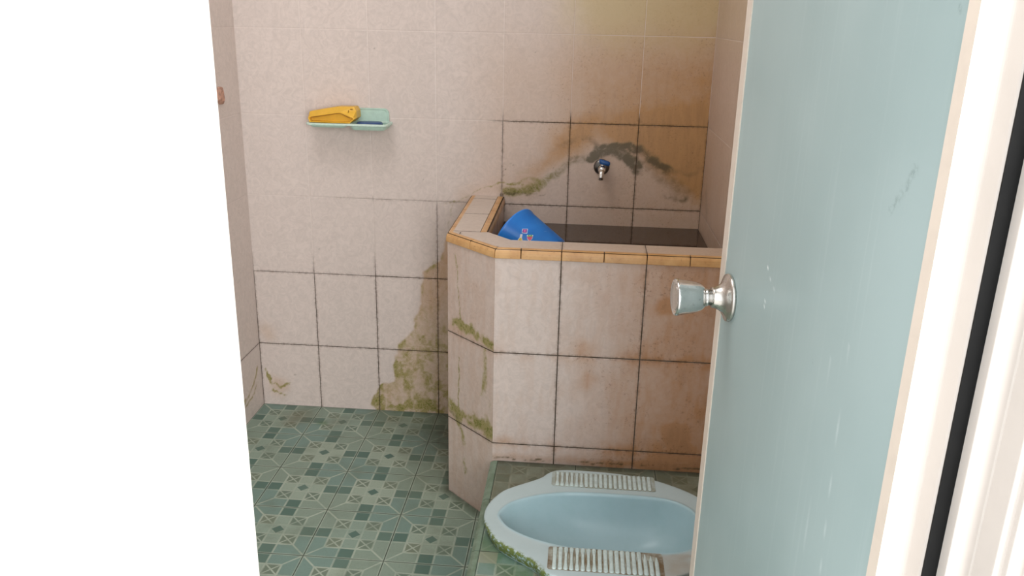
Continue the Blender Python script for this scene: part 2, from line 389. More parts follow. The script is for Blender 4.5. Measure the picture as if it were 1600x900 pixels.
def back_fn(P, U, V):
    x, z = P[:, 0], P[:, 2]
    wx = x+(fbm(x, z, 16, 4, 1)-.5)*.05; wz = z+(fbm(x, z, 16, 4, 9)-.5)*.05
    fx = x+(fbm(x, z, 60, 4, 3)-.5)*.016; fz = z+(fbm(x, z, 60, 4, 5)-.5)*.016
    n = fbm(x, z, 30, 5, 7); st = fbm(x*1.0, z*.25, 90, 4, 21)
    G = np.zeros(len(x)); B = G.copy(); D = G.copy(); Y = G.copy()
    # algae patch beside the tank
    sd = dpoly(wx*.5+fx*.5, wz*.5+fz*.5, MOSS)
    ins = 1-sstep(-.004, .004, sd)
    low = 1-sstep(.05, .55, z)
    B += ins*(.30+.25*st*1.4)*(.8+.5*sstep(.25, .6, z)); D += ins*st*.10
    G += ins*sstep(-.016, -.0, sd)*.5*sstep(.3, .6, n)
    G += ins*(.13+.26*low)*(.35+1.1*st)+ins*.35*low*sstep(.45, .62, n)
    G += (1-sstep(0, .026, dline(fx, fz, [(.40, .036), (0.43, 0.026), (0.47, 0.018), (0.51, 0.030), (0.55, 0.036), (0.60, 0.02)])))*.8*sstep(.3, .55, n)
    G += (1-sstep(0, .006, np.abs(dpoly(fx, fz, [(.47, .18), (.50, .08), (.56, .10), (.60, .2), (.59, .33), (.55, .27)]))))*.35*ins*sstep(.3,.6,n)
    G += blob(wx, wz, .592, .515, .03)*.5
    # scribbles of algae in the corner
    G += (1-sstep(0, .007, dline(fx+(n-.5)*.03, fz, [(0.019, 0.115), (0.032, 0.08), (0.06, 0.062), (0.092, 0.08)])))*1.0*sstep(.25, .55, n)
    G += (1-sstep(0, .006, dline(fx, fz+(n-.5)*.03, [(0.015, 0.13), (0.04, 0.05), (0.08, 0.03)])))*.9*sstep(.25, .55, n)
    B += blob(wx, wz, .05, .07, .06)*.35
    B += blob(wx, wz, .025, .26, .05)*.25
    # mould over the tap: dark lobe, strands running down to both sides
    hx = fx*.55+wx*.45; hz = fz*.55+wz*.45
    def ln(pts, w0, w1, ax=hx, az=hz): return 1-sstep(w0, w1, dline(ax, az, pts))
    D += np.maximum(ln([(1.062, .868), (1.078, .887), (1.10, .904), (1.135, .913), (1.171, .910), (1.190, .896)], .004, .017), ln([(1.085, .890), (1.112, .896), (1.142, .892), (1.168, .876), (1.186, .856), (1.198, .843)], .008, .026)*.82)*(.75+.5*n)
    D += ln([(1.204, .90), (1.232, .884), (1.261, .862), (1.290, .842)], .004, .022)*.62*(.6+.8*n)
    D += ln([(1.26, .862), (1.295, .845), (1.34, .832), (1.372, .834), (1.398, .853)], .001, .014)*.30*(.5+n)
    D += ln([(1.195, .862), (1.252, .845), (1.286, .819), (1.316, .795), (1.35, .771)], .006, .040)*.36*(.4+1.1*n)
    D += ln([(1.22, .822), (1.239, .792), (1.279, .768), (1.319, .755), (1.362, .755)], .001, .012, fx, fz)*.40*sstep(.3, .6, n)
    D += blob(fx, fz, 1.355, .757, .014)*.5
    lf = [(1.075, .872), (1.042, .868), (1.012, .865), (.993, .85), (.972, .824), (.945, .798), (.918, .78), (.879, .767), (.817, .759)]
    g = ln(lf, .003, .021)*(.45+.9*n)
    lo_ = 1-sstep(.90, 1.03, x)
    G += g*(.30+.42*lo_); D += g*(.52-.26*lo_)
    G += ln([(.811, .79), (.844, .789), (.878, .801), (.912, .80)], .001, .010, fx, fz)*.45*sstep(.3, .6, n)
    G += ln([(.838, .806), (.860, .816), (.880, .826)], .002, .014)*.35*sstep(.3, .55, n)
    G += ln([(.80, .772), (.86, .775), (.92, .79)], .004, .024)*.28
    D += ln([(1.078, .911), (1.056, .921), (1.023, .923), (.985, .908), (.953, .89)], .002, .016)*.36*sstep(.25, .6, n)
    B += ln([(.88, .80), (.93, .84), (.97, .89), (1.03, .92)], .0, .055, wx, wz)*.2
    for p_ in ((.826, .848), (.834, .842), (.822, .836), (.810, .828), (.807, .81)): D += blob(x, z, p_[0], p_[1], .0045)*.7
    D += (1-sstep(.002, .012, dline(fx, fz, [(.801, .745), (.803, .70)])))*.9*(x < .812)
    # thin waterlines running to the tank rim
    G += (1-sstep(0, .0035, dline(fx, fz, [(0.62, 0.716), (0.66, 0.722), (0.684, 0.733), (0.704, 0.751), (0.753, 0.773), (0.801, 0.79), (.86, .785)])))*.6
    D += (1-sstep(0, .004, dline(fx, fz, [(.80, .757), (.85, .752), (.93, .757)])))*.5
    G += (1-sstep(0, .004, dline(fx, fz, [(0.635, 0.64), (0.643, 0.69), (0.655, 0.722)])))*.4
    B += (1-sstep(0, .05, dline(wx, wz, [(.69, .74), (.78, .77), (.9, .77)])))*.15
    # tan film under the arch and right part of the wall
    sb = dpoly(wx, wz, BROWN)
    B += (1-sstep(-.06, .03, sb))*.34
    above = sstep(-.03, .05, z-np.interp(x, [.8, .9, 1.0, 1.07, 1.2, 1.3, 1.4], [.78, .79, .87, .90, .88, .80, .77]))
    B += (.35*sstep(.62, .85, wx)+.65*sstep(.84, 1.14, wx+.10*(z-1.1)))*(.30*above+.44)*(1-sstep(1.08, 1.3, z)*.65)
    B += sstep(1.1, 1.4, wx)*.10
    Y += sstep(.88, 1.15, wx+.3*(z-1.15))*sstep(1.06, 1.30, wz)*.9
    # specks
    sp = vnoise(x*240, z*240, 33)
    D += (sp > .985)*(vnoise(x*9, z*9, 4) > .62)*.5
    gr = .12+.75*(1-sstep(.42, .60, z))+.8*sstep(.70, .86, x)*(1-sstep(.98, 1.02, z))+.55*(1-sstep(.70, .72, z))*sstep(.35, .5, x)+.4*(1-sstep(0, .02, np.abs(z-.722)))*sstep(.05, .4, x)
    return np.stack([G, B, D, Y], 1), gr
s = Surf()
s.grid((0, 0, 0), (1, 0, 0), (0, 0, 1), XR, ZC, .0045, 0, -ZB, back_fn)
s.grid((-.1, .1, 0), (1, 0, 0), (0, 0, 1), 1.6, ZC, 1.6)
s.grid((0, 0, ZC), (1, 0, 0), (0, 1, 0), XR, .1, 1.6)
s.build('wall_back', M_wall)['kind'] = 'structure'

def left_fn(P, U, V):
    y, z = P[:, 1], P[:, 2]; n = fbm(y, z, 30, 4, 2); fy = y+(fbm(y, z, 60, 3, 3)-.5)*.016; fz = z+(fbm(y, z, 60, 3, 5)-.5)*.016
    G = (1-sstep(0, .007, dline(fy, fz, [(-0.155, 0.078), (-0.12, 0.086), (-0.08, 0.10), (-0.051, 0.122), (-0.034, 0.15)])))*1.1*sstep(.2, .5, n)
    G += (1-sstep(0, .006, dline(fy, fz, [(-0.15, 0.06), (-0.09, 0.072), (-0.05, 0.09)])))*.9*sstep(.2, .5, n)
    gr = .2+.6*(1-sstep(.26, .34, z))
    return np.stack([G, G*.4+.04, 0*G, 0*G], 1), gr
s = Surf()
s.grid((0, -1, 0), (0, 1, 0), (0, 0, 1), 1.0, 1.5, .006, 0, -ZB, left_fn)
s.grid((0, YF, 0), (0, 1, 0), (0, 0, 1), .8, 1.5, .1, .2, -ZB)
s.grid((0, YF, 1.5), (0, 1, 0), (0, 0, 1), -YF, ZC-1.5, .1, .2, 1.5-ZB)
s.grid((-.1, YF, 0), (0, 1, 0), (0, 0, 1), -YF+.1, ZC, 2.)
s.build('wall_left', M_wall)['kind'] = 'structure'

def right_fn(P, U, V):
    y, z = P[:, 1], P[:, 2]; n = fbm(y, z, 20, 4, 2)
    wy = y+(n-.5)*.06
    D = (1-sstep(0, .06, dline(wy, z, [(0, .77), (-.06, .80), (-.14, .72)])))*.3*sstep(.35, .6, n)
    B = .30+.2*(1-sstep(.7, 1.1, z))+0*n; Y = .35*sstep(1.0, 1.3, z)
    return np.stack([D*.2, B, D, Y], 1), .05+.3*(1-sstep(.7, .9, z))
s = Surf()
s.grid((XR, 0, 0), (0, -1, 0), (0, 0, 1), 1.0, 1.6, .006, 0, -ZB, right_fn)
s.grid((XR, -1, 0), (0, -1, 0), (0, 0, 1), .8, 1.6, .1, .2, -ZB)
s.grid((XR, 0, 1.6), (0, -1, 0), (0, 0, 1), -YF, ZC-1.6, .1, 0, 1.6-ZB)
s.grid((XR+.1, .1, 0), (0, -1, 0), (0, 0, 1), -YF+.1, ZC, 2.)
s.build('wall_right', M_wall)['kind'] = 'structure'

def floor_fn(P, U, V):
    x, y = P[:, 0], P[:, 1]; n = fbm(x, y, 14, 5, 2); nn = fbm(x, y, 40, 4, 8)
    B = blob(x+(n-.5)*.06, y+(nn-.5)*.04, .14, -.09, .10)*.6+blob(x, y, .28, -.10, .06)*.35+blob(x, y, .43, -.05, .12)*.4
    G = blob(x+(nn-.5)*.03, y, .235, -.115, .028)*.7+(1-sstep(0, .03, dline(x, y, [(.7, -.46), (.82, -.6), (.83, -.95)])))*.2
    D = (1-sstep(0, .05, np.abs(x-.707)))*sstep(-.52, -.4, y)*.55+(1-sstep(0, .022, -y))*.45*nn*1.5  # dark band at the tank foot mixes painted shade with grime
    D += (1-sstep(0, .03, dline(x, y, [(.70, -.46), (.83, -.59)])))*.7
    D += sstep(.40, .72, x+(n-.5)*.1)*sstep(-.46, -.10, y)*1.1  # shade on the floor beside the tank painted in together with grime
    B += sstep(.5, .75, x)*sstep(-.7, -.3, y)*.35
    return np.stack([G, B, D, 0*x], 1), 0*x
s = Surf()
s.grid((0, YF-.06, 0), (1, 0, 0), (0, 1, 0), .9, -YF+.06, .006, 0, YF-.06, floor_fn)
s.grid((.9, YF-.06, 0), (1, 0, 0), (0, 1, 0), .5, -YF+.06, .1, .9, YF-.06)
s.grid((0, YF-.06, -.04), (1, 0, 0), (0, 1, 0), XR, -YF+.06, 2.)
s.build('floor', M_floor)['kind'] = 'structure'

# ceiling; the opening is made up to let fill light in
bm = bmesh.new()
hx0, hx1, hy0, hy1 = .2, 1.05, -1.5, -.75
box(bm, -.1, hx0, YF, .1, ZC, ZC+.08); box(bm, hx1, XR+.1, YF, .1, ZC, ZC+.08)
box(bm, hx0, hx1, YF, hy0, ZC, ZC+.08); box(bm, hx0, hx1, hy1, .1, ZC, ZC+.08)
from_bm('ceiling', bm, M_plaster)['kind'] = 'structure'

# front wall: white painted facade outside
bm = bmesh.new()
box(bm, -1.6, .70, -1.88, YF, -.05, 2.6)
box(bm, 1.40, 3.2, -1.88, YF, -.05, 2.6)
box(bm, .70, 1.40, -1.88, YF, 1.98, 2.6)
from_bm('wall_front', bm, M_facade)['kind'] = 'structure'
bm = bmesh.new(); box(bm, -4, 6, -6, -1.86, -.09, -.045)
from_bm('ground', bm, M_ground)['kind'] = 'structure'

# left jamb
bm = bmesh.new()
prism(bm, [(.67, -1.884), (.742, -1.884), (.751, -1.874), (.751, -1.852), (.742, -1.846), (.67, -1.846)], 0, 2.0)
from_bm('trim_1', bm, M_frame)['kind'] = 'structure'

bm = bmesh.new(); box(bm, .751, 1.32, -1.884, -1.846, 1.962, 1.98)
from_bm('trim_3', bm, M_frame)['kind'] = 'structure'

# right jamb: stepped frame, black gasket, outer frame
J = [(1.317, -1.852), (1.3285, -1.8525), (1.332, -1.8761), (1.3424, -1.8761), (1.3424, -1.8935), (1.3615, -1.8935), (1.3615, -1.923), (1.367, -1.923), (1.367, -1.9308), (1.3797, -1.9308)]
jm = empty('trim_2', (1.36, -1.86, 0)); jm['kind'] = 'structure'
bm = bmesh.new(); prism(bm, [J[0], J[1], J[2], (1.345, -1.8755), (1.40, -1.8755), (1.40, -1.81), (1.317, -1.81)], 0, 1.98)
from_bm('jamb_profile', bm, M_jamb, jm, bevel=.004, seg=4)
bm = bmesh.new(); prism(bm, [(1.3325, -1.8757), (1.3325, -1.8775), (1.3424, -1.8800), (1.3440, -1.8757)], 0, 1.98)
from_bm('gasket', bm, M_rubber, jm)
bm = bmesh.new(); prism(bm, [(1.3424, -1.8765), J[4], J[5], J[6], J[7], J[8], J[9], (1.3797, -1.945), (1.40, -1.945), (1.40, -1.8765)], 0, 1.98)
from_bm('outer_profile', bm, M_jamb, jm, bevel=.0012)

# ------------------------------------------------------------------ door leaf (opened inwards against the right side)
H0 = Vector((1.308, -1.85, 0)); F0 = Vector((1.248, -1.297, 0))
ld = (F0-H0).normalized(); nrm = Vector((-ld.y, ld.x, 0)); nrm = nrm if nrm.x < 0 else -nrm   # faces -x
LW = (F0-H0).length; TH = .034; ZT = 1.955; ZD = .012
door = empty('door_1', (H0.x, H0.y, ZD)); door['kind'] = 'structure'
def door_fn(P, U, V):                 # U from hinge
    f = LW-U; z = V+ZD
    nn = fbm(f, z, 120, 3, 2)
    D = (1-sstep(0, .006, dline(f+(nn-.5)*.01, z, [(.475, 1.118), (.491, 1.137), (.503, 1.158)])))*.5
    D += blob(f, z, .529, 1.281, .004)+blob(f, z, .36, .93, .003)*.6
    Gm = np.zeros(len(f))
    for a, b, r in ((.192, .982, .0035), (.205, .972, .003), (.222, .963, .003), (.197, .94, .003), (.195, .933, .0025)):
        Gm += blob(f, z, a, b, r)*1.2
    Gm += (1-sstep(0, .0012, dline(f+.004*np.sin(z*9), z, [(.44, .98), (.455, .70)])))*.25
    Gm += (1-sstep(0, .0012, dline(f+.003*np.sin(z*11), z, [(.40, .95), (.41, .72)])))*.18
    return np.stack([Gm, 0*f, D, 0*f], 1), 0*f
s = Surf()
s.grid(H0+Vector((0, 0, ZD)), tuple(ld), (0, 0, 1), LW, ZT-ZD, .0035, 0, 0, door_fn)
bk = H0-nrm*TH+Vector((0, 0, ZD))
s.grid(bk, tuple(ld), (0, 0, 1), LW, ZT-ZD, 2.)
s.grid(H0+Vector((0, 0, ZD)), tuple(-nrm), (0, 0, 1), TH, ZT-ZD, 2.)
s.grid(F0+Vector((0, 0, ZD)), tuple(-nrm), (0, 0, 1), TH, ZT-ZD, 2.)
s.grid(H0+Vector((0, 0, ZD)), tuple(ld), tuple(-nrm), LW, TH, .5)
s.grid(H0+Vector((0, 0, ZT)), tuple(ld), tuple(-nrm), LW, TH, .5)
s.build('door_leaf', M_door, door)
def channel(a0, a1, lip):             # U profile wrapped round an upright edge of the leaf
    bm = bmesh.new(); o = .0018
    def pt(s_, n_): q = H0+ld*s_+nrm*n_; return (q.x, q.y)
    end = a1 if lip > 0 else a0
    if lip > 0: poly = [pt(a0, o), pt(a1+o, o), pt(a1+o, -TH-o), pt(a0, -TH-o), pt(a0, -TH), pt(a1, -TH), pt(a1, 0), pt(a0, 0)]
    else: poly = [pt(a1, o), pt(a0-o, o), pt(a0-o, -TH-o), pt(a1, -TH-o), pt(a1, -TH), pt(a0, -TH), pt(a0, 0), pt(a1, 0)]
    prism(bm, poly, ZD, ZT); return from_bm('edge_trim', bm, M_cream, door)
channel(LW-.019, LW, 1); channel(0, .014, -1)
# knob set
kp = F0-ld*.051+Vector((0, 0, .895))
bm = bmesh.new()
r = lathe(bm, [(0, .0335), (.002, .0345), (.005, .0335), (.0065, .030), (.0085, .026), (.011, .021), (.017, .017), (.024, .0145), (.026, .0145)], kp, nrm, 40); caps(bm, r)
rose = from_bm('door_knob', bm, M_steel, door, True)
rose['label'] = 'round chrome door knob on a flared rose'
bm = bmesh.new()
r = lathe(bm, [(.020, .0115), (.032, .0118), (.0325, .0128), (.0345, .0128), (.035, .0118), (.038, .0118)], kp, nrm, 32); caps(bm, r)
o = from_bm('knob_neck', bm, M_chrome, rose, True)
bm = bmesh.new()
r = lathe(bm, [(.035, .0125), (.038, .0165), (.042, .0195), (.050, .0222), (.060, .0240), (.070, .0252), (.073, .0262), (.0765, .0268), (.0785, .0262), (.0795, .0240), (.0785, .0215), (.0775, .019), (.0775, .001)], kp, nrm, 40); caps(bm, r)
from_bm('knob_grip', bm, M_chrome, rose, True)
bm = bmesh.new()
r = lathe(bm, [(.0772, .0188), (.0782, .0185), (.0785, .0010)], kp, nrm, 32); caps(bm, r)
from_bm('knob_face', bm, M_steel, rose)

# ------------------------------------------------------------------ tank
tank = tag(empty('water_tank', (1.05, -.30, 0)), 'pink tiled masonry water tank with chamfered corner and beige edge tiles', 'water tank')
A = (.707, -.463); Bp = (.8425, -.597); ZR = .7222; ZTOP = .7455; TZ = .2294
YI = -.514; XI = .808; IC = (.808, -.446); ID = (.872, -.514)
def tk(P, seedo, u, kind):
    z = P[:, 2]; n = fbm(u, z, 26, 5, 11+seedo); st = fbm(u, z*.22, 80, 4, 15+seedo)
    fu = u+(fbm(u, z, 60, 3, 3)-.5)*.014; fz = z+(fbm(u, z, 60, 3, 5)-.5)*.014
    G = 0*u; B = 0*u; D = 0*u; Y = 0*u
    if kind == 'front':
        x = P[:, 0]
        B += .06+.34*sstep(.97, 1.20, x+(n-.5)*.10)+.34*sstep(1.10, 1.32, x+(n-.5)*.1)
        B += .16*(1-sstep(.15, .48, z))*sstep(.95, 1.2, x)
        B += sstep(.44, .64, st)*.10
        for cx, cz, r, a in ((1.30, .282, .045, .9), (1.325, .245, .03, .8), (1.055, .50, .05, .5), (1.26, .62, .04, .5), (1.08, .42, .04, .4), (.875, .235, .03, .4)):
            B += blob(x+(n-.5)*.03, z+(fbm(x, z, 30, 3, 2)-.5)*.03, cx, cz, r)*a
        B += (1-sstep(0, .02, np.abs(z-.190+(n-.5)*.02)))*.32; D += (1-sstep(0, .0035, np.abs(fz-.1885)))*.5*sstep(.4, .55, n)+(1-sstep(0, .003, np.abs(fz-.197)))*.3*sstep(.5, .6, n); B += (1-sstep(0, .03, np.minimum(np.abs(z-.479), np.abs(z-.229))))*.22*sstep(.35, .6, n)
        G += blob(fu, fz, 1.05, .505, .04)*.25*sstep(.4, .6, n)
        D += (1-sstep(0, .006, np.abs(fz-.188)))*.35*sstep(.45, .6, n)
        D += (1-sstep(0, .006, dline(fu, fz, [(.848, .186), (.87, .19), (.90, .184)])))*.8
        gr = .85+0*u
    elif kind == 'chamfer':
        B += .20+sstep(.42, .62, st)*.12
        B += (1-sstep(0, .03, np.minimum(np.abs(z-.49), np.abs(z-.25))))*.2
        G += (1-sstep(0, .021, dline(fu+(n-.5)*.01, fz, [(.025, .505), (.05, .518), (.075, .503), (.10, .513), (.115, .498), (.15, .503), (.182, .496)])))*1.2*sstep(.2, .5, n)
        G += (1-sstep(0, .004, dline(fu, fz, [(.035, .70), (.045, .60), (.055, .52)])))*.8
        G += (1-sstep(0, .032, dline(fu, fz, [(.005, .27), (.03, .262), (.05, .25), (.07, .25), (.11, .262), (.14, .255), (.17, .245), (.185, .25)])))*1.3*sstep(.15, .48, n)
        G += (1-sstep(0, .005, dline(fu, fz, [(.045, .42), (.048, .36), (.045, .31), (.05, .27)])))*.9
        G += (1-sstep(0, .03, dline(fu, fz, [(.165, .34), (.172, .27)])))*.7*sstep(.3, .6, n)
        G += (1-sstep(0, .016, dline(fu, fz, [(.155, .47), (.158, .40), (.145, .33), (.15, .27)])))*.75*sstep(.3, .6, n)
        G += (1-sstep(0, .012, dline(fu, fz, [(.035, .235), (.06, .21), (.072, .18), (.072, .14), (.076, .09)])))*.8*sstep(.3, .6, n)
        D += (1-sstep(0, .008, dline(fu, fz, [(.005, .25), (.05, .24), (.11, .252)])))*.5*sstep(.4, .6, n)
        D += (1-sstep(0, .006, z))*.5
        gr = .85+0*u
    else:
        gr = .8+0*u; B += .3
    return np.stack([G, B, D, Y], 1), gr
s = Surf()
dv = np.array([Bp[0]-A[0], Bp[1]-A[1], 0]); cl = np.linalg.norm(dv); dv = dv/cl
s.grid((A[0], -.0012, 0), (0, -1, 0), (0, 0, 1), -A[1]-.0012, ZR, .01, 0, -TZ, lambda P, U, V: tk(P, 0, U, 'side'))
s.grid((A[0], A[1], 0), dv, (0, 0, 1), cl, ZR, .0035, .0045, -TZ, lambda P, U, V: tk(P, 1, U, 'chamfer'))
s.grid((Bp[0], Bp[1], 0), (1, 0, 0), (0, 0, 1), XR-.001-Bp[0], ZR, .0045, Bp[0], -TZ, lambda P, U, V: tk(P, 2, P[:, 0], 'front'))
# inner faces
inn = lambda P, U, V: (np.stack([0*U, .35+0*U, (1-sstep(0, .02, np.abs(V-.62)))*.3, 0*U], 1), .8+0*U)
s.grid((XI, -.0012, .05), (0, -1, 0), (0, 0, 1), -IC[1]-.0012, ZTOP-.052, .02, 0, .05-ZB, inn)
iv = np.array([ID[0]-IC[0], ID[1]-IC[1], 0]); il = np.linalg.norm(iv); iv /= il
s.grid((IC[0], IC[1], .05), iv, (0, 0, 1), il, ZTOP-.052, .02, .05, .05-ZB, inn)
s.grid((ID[0], ID[1], .05), (1, 0, 0), (0, 0, 1), XR-.001-ID[0], ZTOP-.052, .02, ID[0], .05-ZB, inn)
s.grid((XI, YI, .05), (1, 0, 0), (0, 1, 0), XR-.001-XI, -YI-.0012, .1, 0, 0, inn)
s.build('tiled_body', M_tank, tank)
# rim: flat pink cap tiles with grey joints
def rim_fn(P, U, V):
    n = fbm(P[:, 0], P[:, 1], 30, 4, 5)
    return np.stack([0*U, .14+.25*sstep(1.0, 1.3, P[:, 0])+n*.1, 0*U, 0*U], 1), .85+0*U
def cap_poly(poly, z0, z1, name, mat, parent, uo=(0, 0)):
    bm = bmesh.new(); prism(bm, poly, z0, z1)
    uvl = bm.loops.layers.uv.new('UVMap')
    for f in bm.faces:
        for l in f.loops: l[uvl].uv = (l.vert.co.x+uo[0], l.vert.co.y+uo[1])
    bmesh.ops.recalc_face_normals(bm, faces=bm.faces)
    me = bpy.data.meshes.new(name); bm.to_mesh(me); bm.free()
    nv_ = len(me.vertices)
    a = me.attributes.new('wear_shade', 'FLOAT_COLOR', 'POINT')
    a.data.foreach_set('color', [q for v in me.vertices for q in (0, .12+.3*max(0, min(1, (v.co.x-1.0)/.35)), 0, 0)])
    g = me.attributes.new('grime', 'FLOAT', 'POINT'); g.data.foreach_set('value', [.8]*nv_)
    return link(name, me, mat, parent)
M_rim = wall_tile('pink_rim_tile', S(206, 195, 186), ju=.1, jv=.1)
k = .41421
TW = .017
ox = .006                                     # outer trim stands proud of the tiles
def offs(d):                                  # outline inset by d from the tiled face
    return [(A[0]+d, 0), (A[0]+d, A[1]+d*k), (Bp[0]+d*k, Bp[1]+d), (XR-.001, Bp[1]+d)]
o1 = offs(TW-.004); xin = XI-.020
left_poly = [(o1[0][0], -.001), o1[1], (IC[0]-.020, IC[1]-.004), (IC[0]-.020, -.001)]
cap_poly(left_poly, ZR-.02, ZTOP, 'rim_tiles', M_rim, tank, (.09, .047))
cap_poly([o1[1], (xin, IC[1]-.004), (XI, IC[1]), ID, o1[2]], ZR-.02, ZTOP, 'rim_tiles', M_rim, tank, (-.74, -.62))
cap_poly([o1[2], ID, (XR-.001, YI), (XR-.001, o1[3][1])], ZR-.02, ZTOP, 'rim_tiles', M_rim, tank, (0, .69))
# dark bedding behind the edge tiles
bm = bmesh.new()
q0 = offs(.0005); q1 = offs(TW)
prism(bm, [(q0[0][0], -.001), q0[1], q0[2], q0[3], q1[3], q1[2], q1[1], (q1[0][0], -.001)], ZR-.004, ZTOP-.0015)
from_bm('grout_bed', bm, M_grout, tank)
bm = bmesh.new(); box(bm, xin-.001, XI-.0015, IC[1], -.001, ZR-.02, ZTOP-.0015); from_bm('grout_bed', bm, M_grout, tank)
# bullnose edge tiles
PROF = [(0, 0)]+[(.0, .009)]+[(.010-.010*math.cos(a), .009+.0147*math.sin(a)) for a in (math.pi/8, math.pi/4, 3*math.pi/8, math.pi/2)]+[(TW+.004, .0237), (TW+.004, 0)]
def edge_tile(p0, p1, m0, m1):
    """p along the outer line, m = inward direction (mitred) at each end"""
    bm = bmesh.new(); R0 = []; R1 = []
    for d, z in PROF:
        R0.append(bm.verts.new((p0[0]+m0[0]*d, p0[1]+m0[1]*d, ZR+z-.0005)))
        R1.append(bm.verts.new((p1[0]+m1[0]*d, p1[1]+m1[1]*d, ZR+z-.0005)))
    n = len(PROF); bm.faces.new(R0); bm.faces.new(R1[::-1])
    for i in range(n): bm.faces.new((R0[i], R1[i], R1[(i+1) % n], R0[(i+1) % n]))
    return from_bm('edge_tile', bm, M_trim, tank, bevel=.0012)
E = offs(-.004)
def seg(P0, P1, cuts, nrm_, ma, mb):
    P0 = Vector((*P0,)); P1 = Vector((*P1,)); L = (P1-P0).length; t = (P1-P0)/L
    c = [0]+cuts+[L]
    for i in range(len(c)-1):
        a = c[i]+(.0009 if 1 else 0); b = c[i+1]-.0009
        edge_tile(P0+t*a, P0+t*b, ma if i == 0 else nrm_, mb if i == len(c)-2 else nrm_)
s2 = math.sqrt(.5)
mA = (1, k); mB = (k, 1)
seg((E[0][0], -.001), E[1], [.10, .20, .30, .40], (1, 0), (1, 0), mA)
seg(E[1], E[2], [.097], (s2, s2), (mA[0], mA[1]), (mB[0], mB[1]))
x0 = E[2][0]
seg(E[2], (XR-.001, E[3][1]), [.904-x0, 1.0-x0, 1.1-x0, 1.2-x0, 1.3-x0], (0, 1), mB, (0, 1))
seg((XI+.002, IC[1]+.002), (XI+.002, -.001), [.14, .24, .34], (-1, 0), (-1, 0), (-1, 0))
# water
bm = bmesh.new(); wp = [(XI+.0005, -.0005), IC, ID, (XR-.0012, YI+.0005), (XR-.0012, -.0005)]
wp = [(XI+.0008, -.001), (XI+.0008, IC[1]), (ID[0]+.0005, YI+.0012), (XR-.002, YI+.0012), (XR-.002, -.001)]
prism(bm, wp, .40, .667)
tag(from_bm('tank_water', bm, M_water), 'still dark water filling the pink tiled tank', 'water', kind='stuff')

# ------------------------------------------------------------------ platform
PX = .838; PZ = .18; PY = -1.20
plat = tag(empty('toilet_platform', (1.1, -.9, 0)), 'raised green tiled step under the squat toilet', 'platform')
def plat_fn(P, U, V):
    x, y = P[:, 0], P[:, 1]; n = fbm(x, y, 16, 5, 2)
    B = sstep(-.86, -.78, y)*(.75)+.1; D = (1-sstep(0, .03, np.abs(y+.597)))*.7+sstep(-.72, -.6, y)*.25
    G = (1-sstep(.0, .06, dline(x, y, [(.86, -.95), (.93, -1.02), (.98, -1.08)])))*.75*sstep(.2, .5, n)
    Yl = (1-sstep(-1.0, -.9, y))*.75
    return np.stack([G, B*(.6+.5*n), D, Yl], 1), 0*x
def in_bowl(c): return (np.abs((c[:, 0]-1.115)/.237)**2.6+np.abs((c[:, 1]+.885)/.125)**2.6) < 1
s = Surf()
s.grid((PX+.018, PY, PZ), (1, 0, 0), (0, 1, 0), XR-.001-PX-.018, -.599-PY, .006, -.0008-.0, .382-.2*3, lambda P, U, V: plat_fn(P, U, V), in_bowl)
s.grid((PX+.002, PY, 0), (1, 0, 0), (0, 0, 1), XR-.003-PX, PZ, .02, 0, 0)
s.grid((PX+.002, PY, 0), (0, 1, 0), (0, 0, 1), -.599-PY, PZ-.01, .02, 0, 0)
s.build('tiled_body', M_floor, plat)
def ptrim(y0, y1, m0=0):
    bm = bmesh.new(); pr = [(-.0, .0), (.0, .010), (.003, .016), (.009, .0195), (.0185, .020), (.0185, 0)]
    R0 = [bm.verts.new((PX+d, y0, PZ-.0185+z)) for d, z in pr]; R1 = [bm.verts.new((PX+d, y1, PZ-.0185+z)) for d, z in pr]
    n = len(pr); bm.faces.new(R0); bm.faces.new(R1[::-1])
    for i in range(n): bm.faces.new((R0[i], R1[i], R1[(i+1) % n], R0[(i+1) % n]))
    from_bm('edge_tile', bm, M_greentrim, plat, bevel=.0015)
for a, b in ((-.601, -.781), (-.783, -.981), (-.983, -1.19)): ptrim(a, b)
bm = bmesh.new(); box(bm, PX+.0008, PX+.019, PY, -.6, 0, PZ-.004); from_bm('side_wall', bm, M_greentrim, plat)

# ------------------------------------------------------------------ squat toilet
wc = tag(empty('squat_toilet', (1.12, -.885, PZ)), 'pale blue ceramic squat toilet with ribbed foot rests on the green step', 'toilet')
YC = -.885
def spline(pts, n):
    P = np.array(pts, float); m = len(P); out = []
    for i in range(m):
        p0, p1, p2, p3 = P[(i-1) % m], P[i], P[(i+1) % m], P[(i+2) % m]
        for t in np.arange(n)/n:
            out.append(.5*((2*p1)+(-p0+p2)*t+(2*p0-5*p1+4*p2-p3)*t*t+(-p0+3*p1-3*p2+p3)*t**3))
    return np.array(out)
half_o = [(.862, .045), (.885, .092), (.915, .120), (.948, .144), (.975, .166), (.990, .188), (1.010, .203), (1.045, .209), (1.10, .209), (1.15, .206), (1.20, .198), (1.245, .186), (1.295, .160), (1.335, .130), (1.365, .09), (1.378, .045)]
half_i = [(.897, .024), (.912, .046), (.936, .065), (.965, .081), (.997, .093), (1.027, .101), (1.055, .105), (1.09, .107), (1.125, .108), (1.16, .108), (1.195, .108), (1.230, .106), (1.262, .102), (1.292, .090), (1.318, .066), (1.331, .034)]
def closed(h, tip0, tip1):
    return [(tip0, 0)]+h+[(tip1, 0)]+[(x, -y) for x, y in h[::-1]]
O = spline(closed(half_o, .8545, 1.384), 4); I = spline(closed(half_i, .889, 1.335), 4)
N = len(O)
